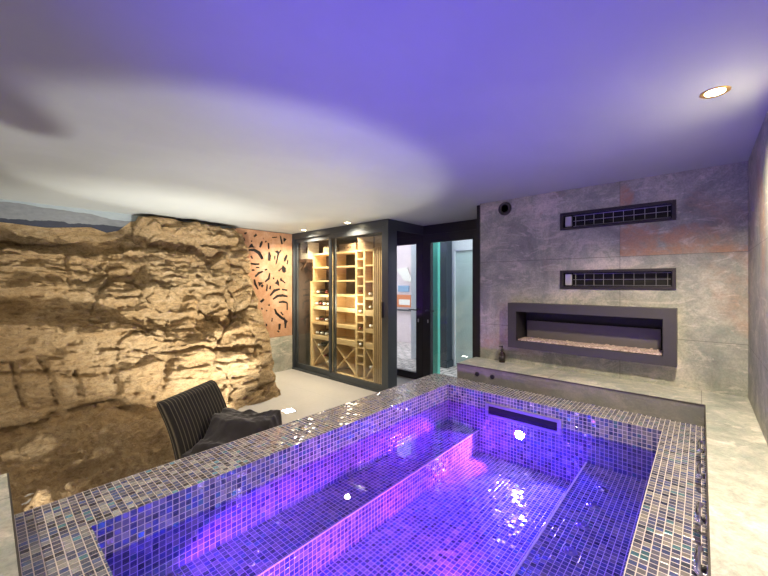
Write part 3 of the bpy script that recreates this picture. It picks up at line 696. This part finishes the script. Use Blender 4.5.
# ------------------------------------------------------------------ wine racks
RY0, RY1 = 3.92, 4.21
BT = .022
SL = lambda p: p
def rack(lab, x0, x1, shelves, xs, rung=False, half=False, step=None, diag=None, top=2.05):
    e = empty('wine_rack', ((x0+x1)/2, RY0, .0), 0, lab, 'wine rack', 'pine wine racks in the wine room')
    w = .022
    zb = .035
    for sx in (x0, x1-w):
        if step and sx == x0:
            world_child(MB().box(sx, sx+.028, RY0-.03, RY1, zb, step), 'side_panel', M['pine'], e); world_child(MB().box(sx+.045, sx+.065, RY0, RY1, step, top), 'side_panel', M['pine'], e)
        else: world_child(MB().box(sx, sx+w, RY0, RY1, zb, top), 'side_panel', M['pine'], e)
    for z0, z1 in shelves:
        a = x0+w
        if step and z0 > step: a = x0+.065
        world_child(MB().box(a, x1-w, RY0+.004, RY1-.01, z0, z1), 'rung' if rung else 'shelf', M['pine'], e)
    if not rung:
        m = MB(); a = x0+w
        m.box(x0+(.066 if step else w), x1-w, RY1-.012, RY1-.002, zb, 1.30)
        world_child(m, 'back_panel', M['pine'], e)
    world_child(MB().box(x0, x1, RY0-.005, RY1, 0, zb), 'plinth', M['pine'], e)
    if diag:
        z0, z1 = diag; yc = (RY0+RY1)/2; dep = RY1-RY0-.03
        if half:
            for p, q in (((x0+w, z1), (x1-w, (z0+z1)/2)), ((x1-w, (z0+z1)/2), (x0+w, z0))):
                world_child(MB().bar((p[0], yc, p[1]), (q[0], yc, q[1]), dep, .018), 'divider', M['pine'], e)
        else:
            for p, q in (((x0+w+.008, z1), (x1-w-.008, z0)), ((x0+w+.008, z0), (x1-w-.008, z1))):
                world_child(MB().bar((p[0], yc, p[1]), (q[0], yc, q[1]), dep, .018), 'divider', M['pine'], e)
    return e
rack('leftmost pine wine rack, stepped, with rows of stored bottles', -5.25, -4.705, [(2.02, 2.045), (1.785, 1.807), (1.548, 1.572), (1.285, 1.325), (1.06, 1.12), (.80, .842), (.535, .60)], 0, step=1.56, diag=(.05, .53))
rack('second pine wine rack from the left, wide empty shelves over a cross divider', -4.66, -4.085, [(2.015, 2.045), (1.785, 1.807), (1.55, 1.575), (1.30, 1.34), (1.05, 1.115), (.785, .838), (.51, .60)], 0, diag=(.05, .50))
rack('narrow ladder shaped pine wine rack with small slots', -4.085, -3.908, [(z-.011, z+.011) for z in (.25, .38, .506, .624, .757, .898, 1.024, 1.196, 1.337, 1.478, 1.627, 1.761, 1.902)]+[(2.02, 2.045)], 0, rung=True)
rack('rightmost pine wine rack beside the slatted panel, bottles on three shelves', -3.908, -3.70, [(2.02, 2.045), (1.785, 1.807), (1.535, 1.56), (1.265, 1.312), (1.02, 1.11), (.76, .82), (.51, .605)], 0, half=True, diag=(.05, .50))
e = empty('slatted_panel', (-3.58, 3.93, 0), 0, 'pale vertical slatted wood panel at the right end of the racks', 'panel')
world_child(MB().box(-3.695, -3.44, 3.96, 3.98, 0, 2.06), 'backing', M['brown'], e)
for k in range(6):
    x = -3.692+k*.043; world_child(MB().box(x, x+.024, 3.925, 3.96, 0, 2.065), 'slat', M['slat'], e)
# bottles: neck to the front, lying
bot = empty('wine_bottle', (0, 0, 0)); bot.scale = (1.25, 1, 1.25); SH = [(.0, .29), (.034, .288), (.0365, .28), (.0365, .11), (.030, .085), (.0145, .065), (.0135, .02), (.0, .02)]
MB().lathe(SH, 18, 'Y').build('glass_body', M['bottle'], bot, True)
MB().lathe([(.0, -.002), (.014, 0), (.0152, .004), (.0152, .05), (.0142, .052), (.0, .052)], 16, 'Y').build('foil_capsule', M['foil'], bot, True)
bot2 = empty('wine_bottle', (0, 0, 0)); bot2.scale = (1.25, 1, 1.25)
MB().lathe(SH, 18, 'Y').build('glass_body', M['bottle'], bot2, True)
MB().lathe([(.0, -.002), (.014, 0), (.0152, .004), (.0152, .05), (.0142, .052), (.0, .052)], 16, 'Y').build('foil_capsule', M['foil_red'], bot2, True)
used = {0: False, 1: False}
def bottle(x, z, lab, grp, red=0, flip=True, y=None, rx=0.0):
    src = (bot, bot2)[red]
    o = src if not used[red] else copy_tree(src); used[red] = True
    o.location = (x, RY0+.012 if y is None else y, z+.0465); o.rotation_euler = (rx, 0, 0)
    tag(o, lab, 'wine bottle', grp); return o
POS3 = ('left', 'middle', 'right')
for xs_, z, row in (((-5.10, -4.86), 1.325, 'topmost filled shelf'), ((-5.14, -5.03, -4.92, -4.81), 1.12, 'second filled shelf'), ((-5.12, -4.99, -4.86), .842, 'third filled shelf'), ((-5.12, -4.99, -4.86), .60, 'lowest filled shelf')):
    for k, x in enumerate(xs_):
        nm = {2: ('left', 'right'), 3: POS3, 4: ('first', 'second', 'third', 'fourth')}[len(xs_)][k]
        bottle(x, z, f'{nm} lying wine bottle on the {row} of the stepped rack', 'bottles in the stepped rack', 1 if (k+len(xs_)+int(z*10)) % 4 == 0 else 0)
for x, z, w in ((-3.81, 1.312, 'upper'), (-3.80, 1.11, 'middle'), (-3.79, .82, 'lower')):
    bottle(x, z, f'single lying wine bottle on the {w} filled shelf of the rightmost rack', 'bottles in the rightmost rack')
for k, z in enumerate((.517, .768, 1.035, 1.348)):
    bottle(-3.997, z, f'dark wine bottle in the ladder rack, {("lowest", "second from the bottom", "third from the bottom", "topmost")[k]}', 'bottles in the ladder rack', 1 if k % 2 else 0, y=RY0-.01)
# bottles in the cross divider of the stepped rack
slope = (.53-.05)/(.545-.06)
for k, (x, lab) in enumerate(((-4.80, 'wine bottle wedged low in the cross divider of the stepped rack, nearer the corner'), (-4.89, 'wine bottle resting on the cross divider of the stepped rack, right of centre'), (-5.06, 'wine bottle resting on the cross divider of the stepped rack, left of centre'))):
    bottle(x, .05+.48*((-4.735-x)/.485)+.014, lab, 'bottles in the cross dividers', k % 2)
bottle(-3.79, .052+.22*((-3.79+3.886)/.164)+.01, 'wine bottle in the lowest compartment of the rightmost rack', 'bottles in the cross dividers', 0)
# wooden crates
def crate(lab, x0, x1, y0, y1, z0, z1, mt, mark=True):
    e = empty('wine_crate', ((x0+x1)/2, (y0+y1)/2, z0), 0, lab, 'crate', 'wine crates')
    w = (x1-x0)/2; d = (y1-y0)/2; hh = z1-z0; t_ = .012
    m = MB(); n = 3 if hh > .14 else 2
    for k in range(n):
        a = hh*.94*k/n+.002; b2 = hh*.94*(k+1)/n-.002; m.box(-w, w, -d, -d+t_, a, b2); m.box(-w, w, d-t_, d, a, b2)
    m.box(-w, -w+t_, -d+t_, d-t_, 0, hh*.94); m.box(w-t_, w, -d+t_, d-t_, 0, hh*.94); m.box(-w+t_, w-t_, -d+t_, d-t_, 0, .01)
    m.build('box', mt, e, bevel=.0015); MB().box(-w-.004, w+.004, -d-.004, d+.004, hh*.94, hh).build('lid', mt, e, bevel=.002)
    if mark:
        for sx in (-.35, .1, .42): MB().lathe([(.0, -d-.001), (.014, -d-.001), (.014, -d+.001), (.0, -d+.001)], 12, 'Y', (sx*w, 0, hh*.5)).build('stencil_mark', M['brown'], e)
crate('small pine crate on the stepped rack, half behind the door stile', -4.93, -4.73, 3.94, 4.18, 2.0455, 2.15, M['crate'], False)
crate('low pine crate with dark stencil marks on the second rack', -4.50, -4.11, 3.93, 4.18, 2.0455, 2.165, M['crate'])
crate('tall pine crate on top of the ladder rack', -4.05, -3.72, 3.925, 4.19, 2.0455, 2.235, M['crate'], False)
crate('reddish crate on top of the slatted panel', -3.69, -3.47, 3.93, 4.19, 2.0655, 2.235, M['crate'], False)
# bracket shelf with an open crate and two bottles standing in for a reflection
SXa, SXb = XL+.022, -5.215
e = empty('bracket_shelf', (SXa, 3.9, 1.90), 0, 'dark brown wall shelf left of the stepped rack', 'shelf')
world_child(MB().box(SXa, SXb, 3.79, 4.1, 1.90, 1.955), 'board', M['brown'], e)
for y in (3.83, 4.05): world_child(MB().bar((SXa+.01, y, 1.76), (SXb-.06, y, 1.90), .02, .025, (0, 1, 0)), 'bracket', M['brown'], e)
e = empty('reflection_crate', ((SXa+SXb)/2, 3.94, 1.955), 0, 'white washed open crate in place of a glass reflection, on the dark wall shelf', 'crate')
m = MB(); m.box(-.115, .115, -.12, .12, 0, .012); m.box(-.115, -.10, -.12, .12, .012, .30); m.box(.10, .115, -.12, .12, .012, .30); m.box(-.10, .10, .108, .12, .012, .30); m.box(-.10, .10, -.12, -.108, .012, .10); m.build('box', M['oldwood'], e)
m = MB()
for k in range(4): m.box(-.1165, -.1155 if 0 else -.114, -.12, .12, .03+k*.07, .07+k*.07)
m.build('slat', M['oldwood'], e)
for k, x in enumerate((-.05, .05)):
    g = empty('wine_bottle', ((SXa+SXb)/2+x, 3.94, 1.968), 0, ('left', 'right')[k]+' upright bottle in the crate that stands in for a reflection', 'wine bottle', 'bottles in the open crate')
    MB().lathe([(.0, 0), (.036, 0), (.0365, .006), (.0365, .18), (.03, .205), (.0145, .225), (.0145, .24), (.0, .24)], 18).build('glass_body', M['bottle'], g, True)
    MB().lathe([(.0, .24), (.0152, .24), (.0152, .29), (.0, .292)], 16).build('foil_capsule', M['foil'], g, True)

# ------------------------------------------------------------------ lounge chair and throw
tl = Vector((-2.755, .814, .70)); tr = Vector((-3.075, 1.307, .70)); wv = (tr-tl); W = wv.length; wv.normalize(); nv = Vector((-wv.y, wv.x, 0))
if nv.x < 0: nv = -nv
topc = (tl+tr)/2; basec = Vector((topc.x, topc.y, 0))+nv*.16
ch = empty('lounge_chair', basec, 0, 'low striped black lounge chair between the rock and the pool', 'chair')
inv = -Vector(basec)
def chair_pt(u, v, d):      # u across, v up the back, d out of the face
    z = .30+.40*v; lean = .16*(1-v)+.02*math.sin(v*PI)
    bow = -.03*math.cos(u*PI/ (W))*0
    return Vector((topc.x, topc.y, 0))+wv*u+nv*(lean+d)+Vector((0, 0, z))+inv
nu, nvv, T = 68, 24, .075
m = MB(); uvl = m.b.loops.layers.uv.new('UVMap'); prof = []
for k in range(nvv+1): prof.append((k/nvv, .0))
ring = []
# closed section: front face up, rounded top, back face down
sec = [(k/20*.93, 0.0) for k in range(21)]+[(.93+.07*math.sin(a), -T/2+T/2*math.cos(a)) for a in [PI*q/8 for q in range(1, 8)]]+[(.93-k/20*.93, -T) for k in range(21)]
grid = []
for i in range(nu+1):
    u = -W/2+W*i/nu; rd = .006*abs(math.sin(PI*17*(i/nu)))
    s_ = min(i, nu-i)/nu*W; rr_ = 1 if s_ > .02 else math.sqrt(max(0, 1-(1-s_/.02)**2))*.75+.25
    grid.append([m.b.verts.new(chair_pt(u, v, -T/2+(d+T/2+(rd if d > -T/2 else -rd)*0+ (rd if d > -T*.4 else 0))*rr_)) for v, d in sec])
for i in range(nu):
    for k in range(len(sec)-1):
        f = m.b.faces.new((grid[i][k], grid[i+1][k], grid[i+1][k+1], grid[i][k+1])); f.smooth = True
        for lp, (ii, kk) in zip(f.loops, ((i, k), (i+1, k), (i+1, k+1), (i, k+1))): lp[uvl].uv = (ii/nu, kk/len(sec))
for gg in (grid[0], grid[-1]):
    f = m.b.faces.new(gg)
    for lp in f.loops: lp[uvl].uv = (.5/17, 0)
m.build('backrest', M['stripes'], ch)
def chair_box(name, u0, u1, d0, d1, z0, z1, mt, bevel=0, uv=True):
    c = Vector((topc.x, topc.y, 0))+wv*((u0+u1)/2)+nv*((d0+d1)/2)+Vector((0, 0, (z0+z1)/2))+inv
    m = MB().obox(c, wv, nv, (0, 0, 1), (u1-u0)/2, (d1-d0)/2, (z1-z0)/2); return m.build(name, mt, ch, bevel=bevel)
o = chair_box('seat', -W/2, W/2, .13, .66, .27, .36, M['towel'], .02)
chair_box('frame', -W/2+.02, W/2-.02, .10, .64, .235, .27, M['plast'])
for u in (-W/2+.05, W/2-.05):
    for d in (.13, .60): chair_box('leg', u-.018, u+.018, d-.018, d+.018, 0, .235, M['plast'])
# throw: a folded cloth heaped on the seat and over its right side
m = MB(); g = []; NA, NB = 64, 56
for i in range(NA+1):
    row = []
    for j in range(NB+1):
        a = i/NA; b_ = j/NB
        u = -W/2+.03+(W-.15)*a; d = .19+.50*b_
        mound = .02+.12*sm(.24, .52, a+.12*math.sin(b_*4))+.012*math.sin(b_*5+a*3)
        e_ = min(sm(0, .07, a), sm(0, .10, 1-a), sm(0, .03, b_), sm(0, .09, 1-b_))
        fold = .022*mnoise.noise(Vector((a*5+b_*2.5, b_*3-a*1.5, 1)))+.030*(1-abs(mnoise.noise(Vector((a*4.2-b_*2, b_*2.2+a, 5)))))*1.0+.006*mnoise.noise(Vector((a*16, b_*16, 2)))
        z = .362+(mound+fold)*e_
        if a > .9: z -= .26*sm(.9, 1, a)
        if b_ > .92: z -= .20*sm(.92, 1, b_)
        row.append(m.b.verts.new(Vector((topc.x, topc.y, z))+wv*u+nv*d+wv*.02*mnoise.noise(Vector((b_*6, z*9, 3)))+nv*.015*mnoise.noise(Vector((a*7, z*9, 6)))))
    g.append(row)
for i in range(NA):
    for j in range(NB): m.b.faces.new((g[i][j], g[i+1][j], g[i+1][j+1], g[i][j+1])).smooth = True
o = m.build('throw_blanket', M['towel'], None, True); sd = o.modifiers.new('thick', 'SOLIDIFY'); sd.thickness = .006
tag(o, 'rumpled dark grey throw heaped on the seat of the striped chair', 'blanket')

# ------------------------------------------------------------------ outside the door
struct('ground_outside', MB().box(-9, 4, YD+.05, 12, -.14, -.02), M['paving'], 'pale brick paving outside the entrance door')
tag(MB().box(-2.92, -2.35, 4.55, 4.95, -.02, .0).build('doormat', M['mat'], bevel=.004), 'brown doormat just outside the entrance door', 'mat')
tag(MB().box(-3.42, -3.28, 5.02, 5.10, -.02, 2.9).build('teal_post', M['teal'], bevel=.005), 'tall teal painted post seen through the entrance door', 'post')
e = empty('pillar', (-3.62, 5.68, -.02), 0, 'dark square pillar standing outside behind the teal post', 'pillar')
MB().box(-.16, .16, -.1, .1, .12, 2.9).build('shaft', M['pillar'], e, bevel=.005); MB().box(-.18, .18, -.12, .12, 0, .12).build('plinth', M['pillar'], e, bevel=.005)
e = empty('outbuilding', (-2.6, 6.0, -.02), 0, 'white rendered outbuilding with a pale panel door', 'building')
bx = [(-3.40, -3.28), (-3.28, -2.2), (-2.2, -1.95)]
m = MB(); holes_slab(m, -3.72, -1.95, -.02, 2.9, 5.80, 6.1, [(-3.42, -2.2, -.02, 2.12)]); world_child(m, 'wall', M['white'], e)
world_child(MB().box(-3.42, -2.2, 5.84, 5.88, -.02, 2.12), 'door_panel', M['pane'], e)
world_child(MB().box(-3.6, -1.8, 5.6, 6.2, 2.9, 3.0), 'roof', M['pillar'], e)
struct('wall_outside', MB().box(-1.6, 2.5, 7.3, 7.45, -.02, 3.2), M['lavender'], 'pale pink rendered wall across the paving')
e = empty('notice_board', (-.55, 7.3, .9), 0, 'orange and cream notice board on the pink wall, seen in the mirror', 'sign')
MB().box(-.26, .26, -.03, 0, .0, .32).build('panel', M['orange'], e); MB().box(-.24, .12, -.034, -.03, .06, .20).build('text_strip', M['cream'], e); MB().box(-.34, .30, -.10, 0, -.09, -.06).build('rail', M['pillar'], e)
tag(MB().box(-.75, -.40, 7.26, 7.30, 1.30, 1.46).build('blue_poster', M['bluep']), 'blue poster above the notice board, seen in the mirror', 'poster')
m = MB(); v = [m.b.verts.new(p) for p in ((-.35, 7.25, 1.90), (-.60, 7.25, 1.60), (-.86, 7.25, 1.55), (-.70, 7.25, 1.93), (-.35, 7.29, 1.90), (-.60, 7.29, 1.60), (-.86, 7.29, 1.55), (-.70, 7.29, 1.93))]
for q in ((0, 1, 2, 3), (7, 6, 5, 4), (0, 4, 5, 1), (1, 5, 6, 2), (2, 6, 7, 3), (3, 7, 4, 0)): m.b.faces.new([v[i] for i in q])
tag(m.build('awning', M['cream']), 'cream slanting awning above the blue poster, seen in the mirror', 'awning')

# ------------------------------------------------------------------ light in the pool, daylight
VIO = (.26, .12, 1.0); BLU = (.12, .10, 1.0); MAG = (.60, .05, .85)
def beams(name, x, y, z, dirs, cone, blend):
    for az, el, pw, c in dirs:      # az measured from +Y towards +X
        A = math.radians(az); E_ = math.radians(el)
        spot(name, (x, y, z), pw, c, cone, blend, (x+math.sin(A)*math.cos(E_), y+math.cos(A)*math.cos(E_), z+math.sin(E_)), .03)
B1 = (.07, .05, 1); V1_ = (.30, .045, 1)
beams('pool_lamp_far', -1.128, PY1-.05, .262, ((180, -22, 190, B1), (232, -18, 170, V1_), (128, -20, 150, B1)), 56, .35)
beams('pool_lamp_near', -1.05, PY0+.05, .262, ((0, -20, 90, B1), (-50, -18, 190, V1_), (50, -20, 150, B1)), 54, .35)
spot('pool_lamp_up', (-1.05, PY0+.05, .262), 135, (.19, .11, 1), 86, 1, (-.6, 1.35, 2.4), .05)
spot('pool_lamp_far_up', (-1.128, PY1-.05, .262), 12, (.17, .09, 1), 120, 1, (-.8, 1.5, 2.4), .05)
beams('pool_fill_magenta', BX1-.03, 1.3, .12, ((-42, 6, 130, MAG), (-80, -2, 70, MAG), (-10, -10, 40, MAG)), 60, .8)  # added unseen lamp, throws magenta onto the pool wall and floor
pool_lamp(BX1, 1.3, .12, 'X', -1)
# warm light inside the wine room
for x in (-4.9, -4.1):
    e = empty('ceiling_downlight', (x, 3.79, H), 0, f'small downlight inside the wine room above the {"left" if x < -4.5 else "right"} racks', 'ceiling light', 'wine room downlights')
    MB().lathe([(.030, -.001), (.040, -.006), (.044, 0), (.030, 0)], 24).build('ring', M['brass'], e, True); MB().lathe([(.0, -.003), (.030, -.003), (.030, 0), (.0, 0)], 24).build('lens', M['lamp_warm'], e)
    spot('wine_room_light', (x, 3.79, H-.02), 70, (1, .84, .60), 104, 1, (x, 3.90, .2), .04)
    point('wine_room_fill', (x, 3.79, 1.2), 6.5, (1, .84, .60), .14)  # added fill without a fixture, brightens the racks
w = bpy.data.worlds.new('daylight'); scn.world = w; w.use_nodes = True
bg = w.node_tree.nodes['Background']; bg.inputs[0].default_value = (.80, .88, 1, 1); bg.inputs[1].default_value = 2.3
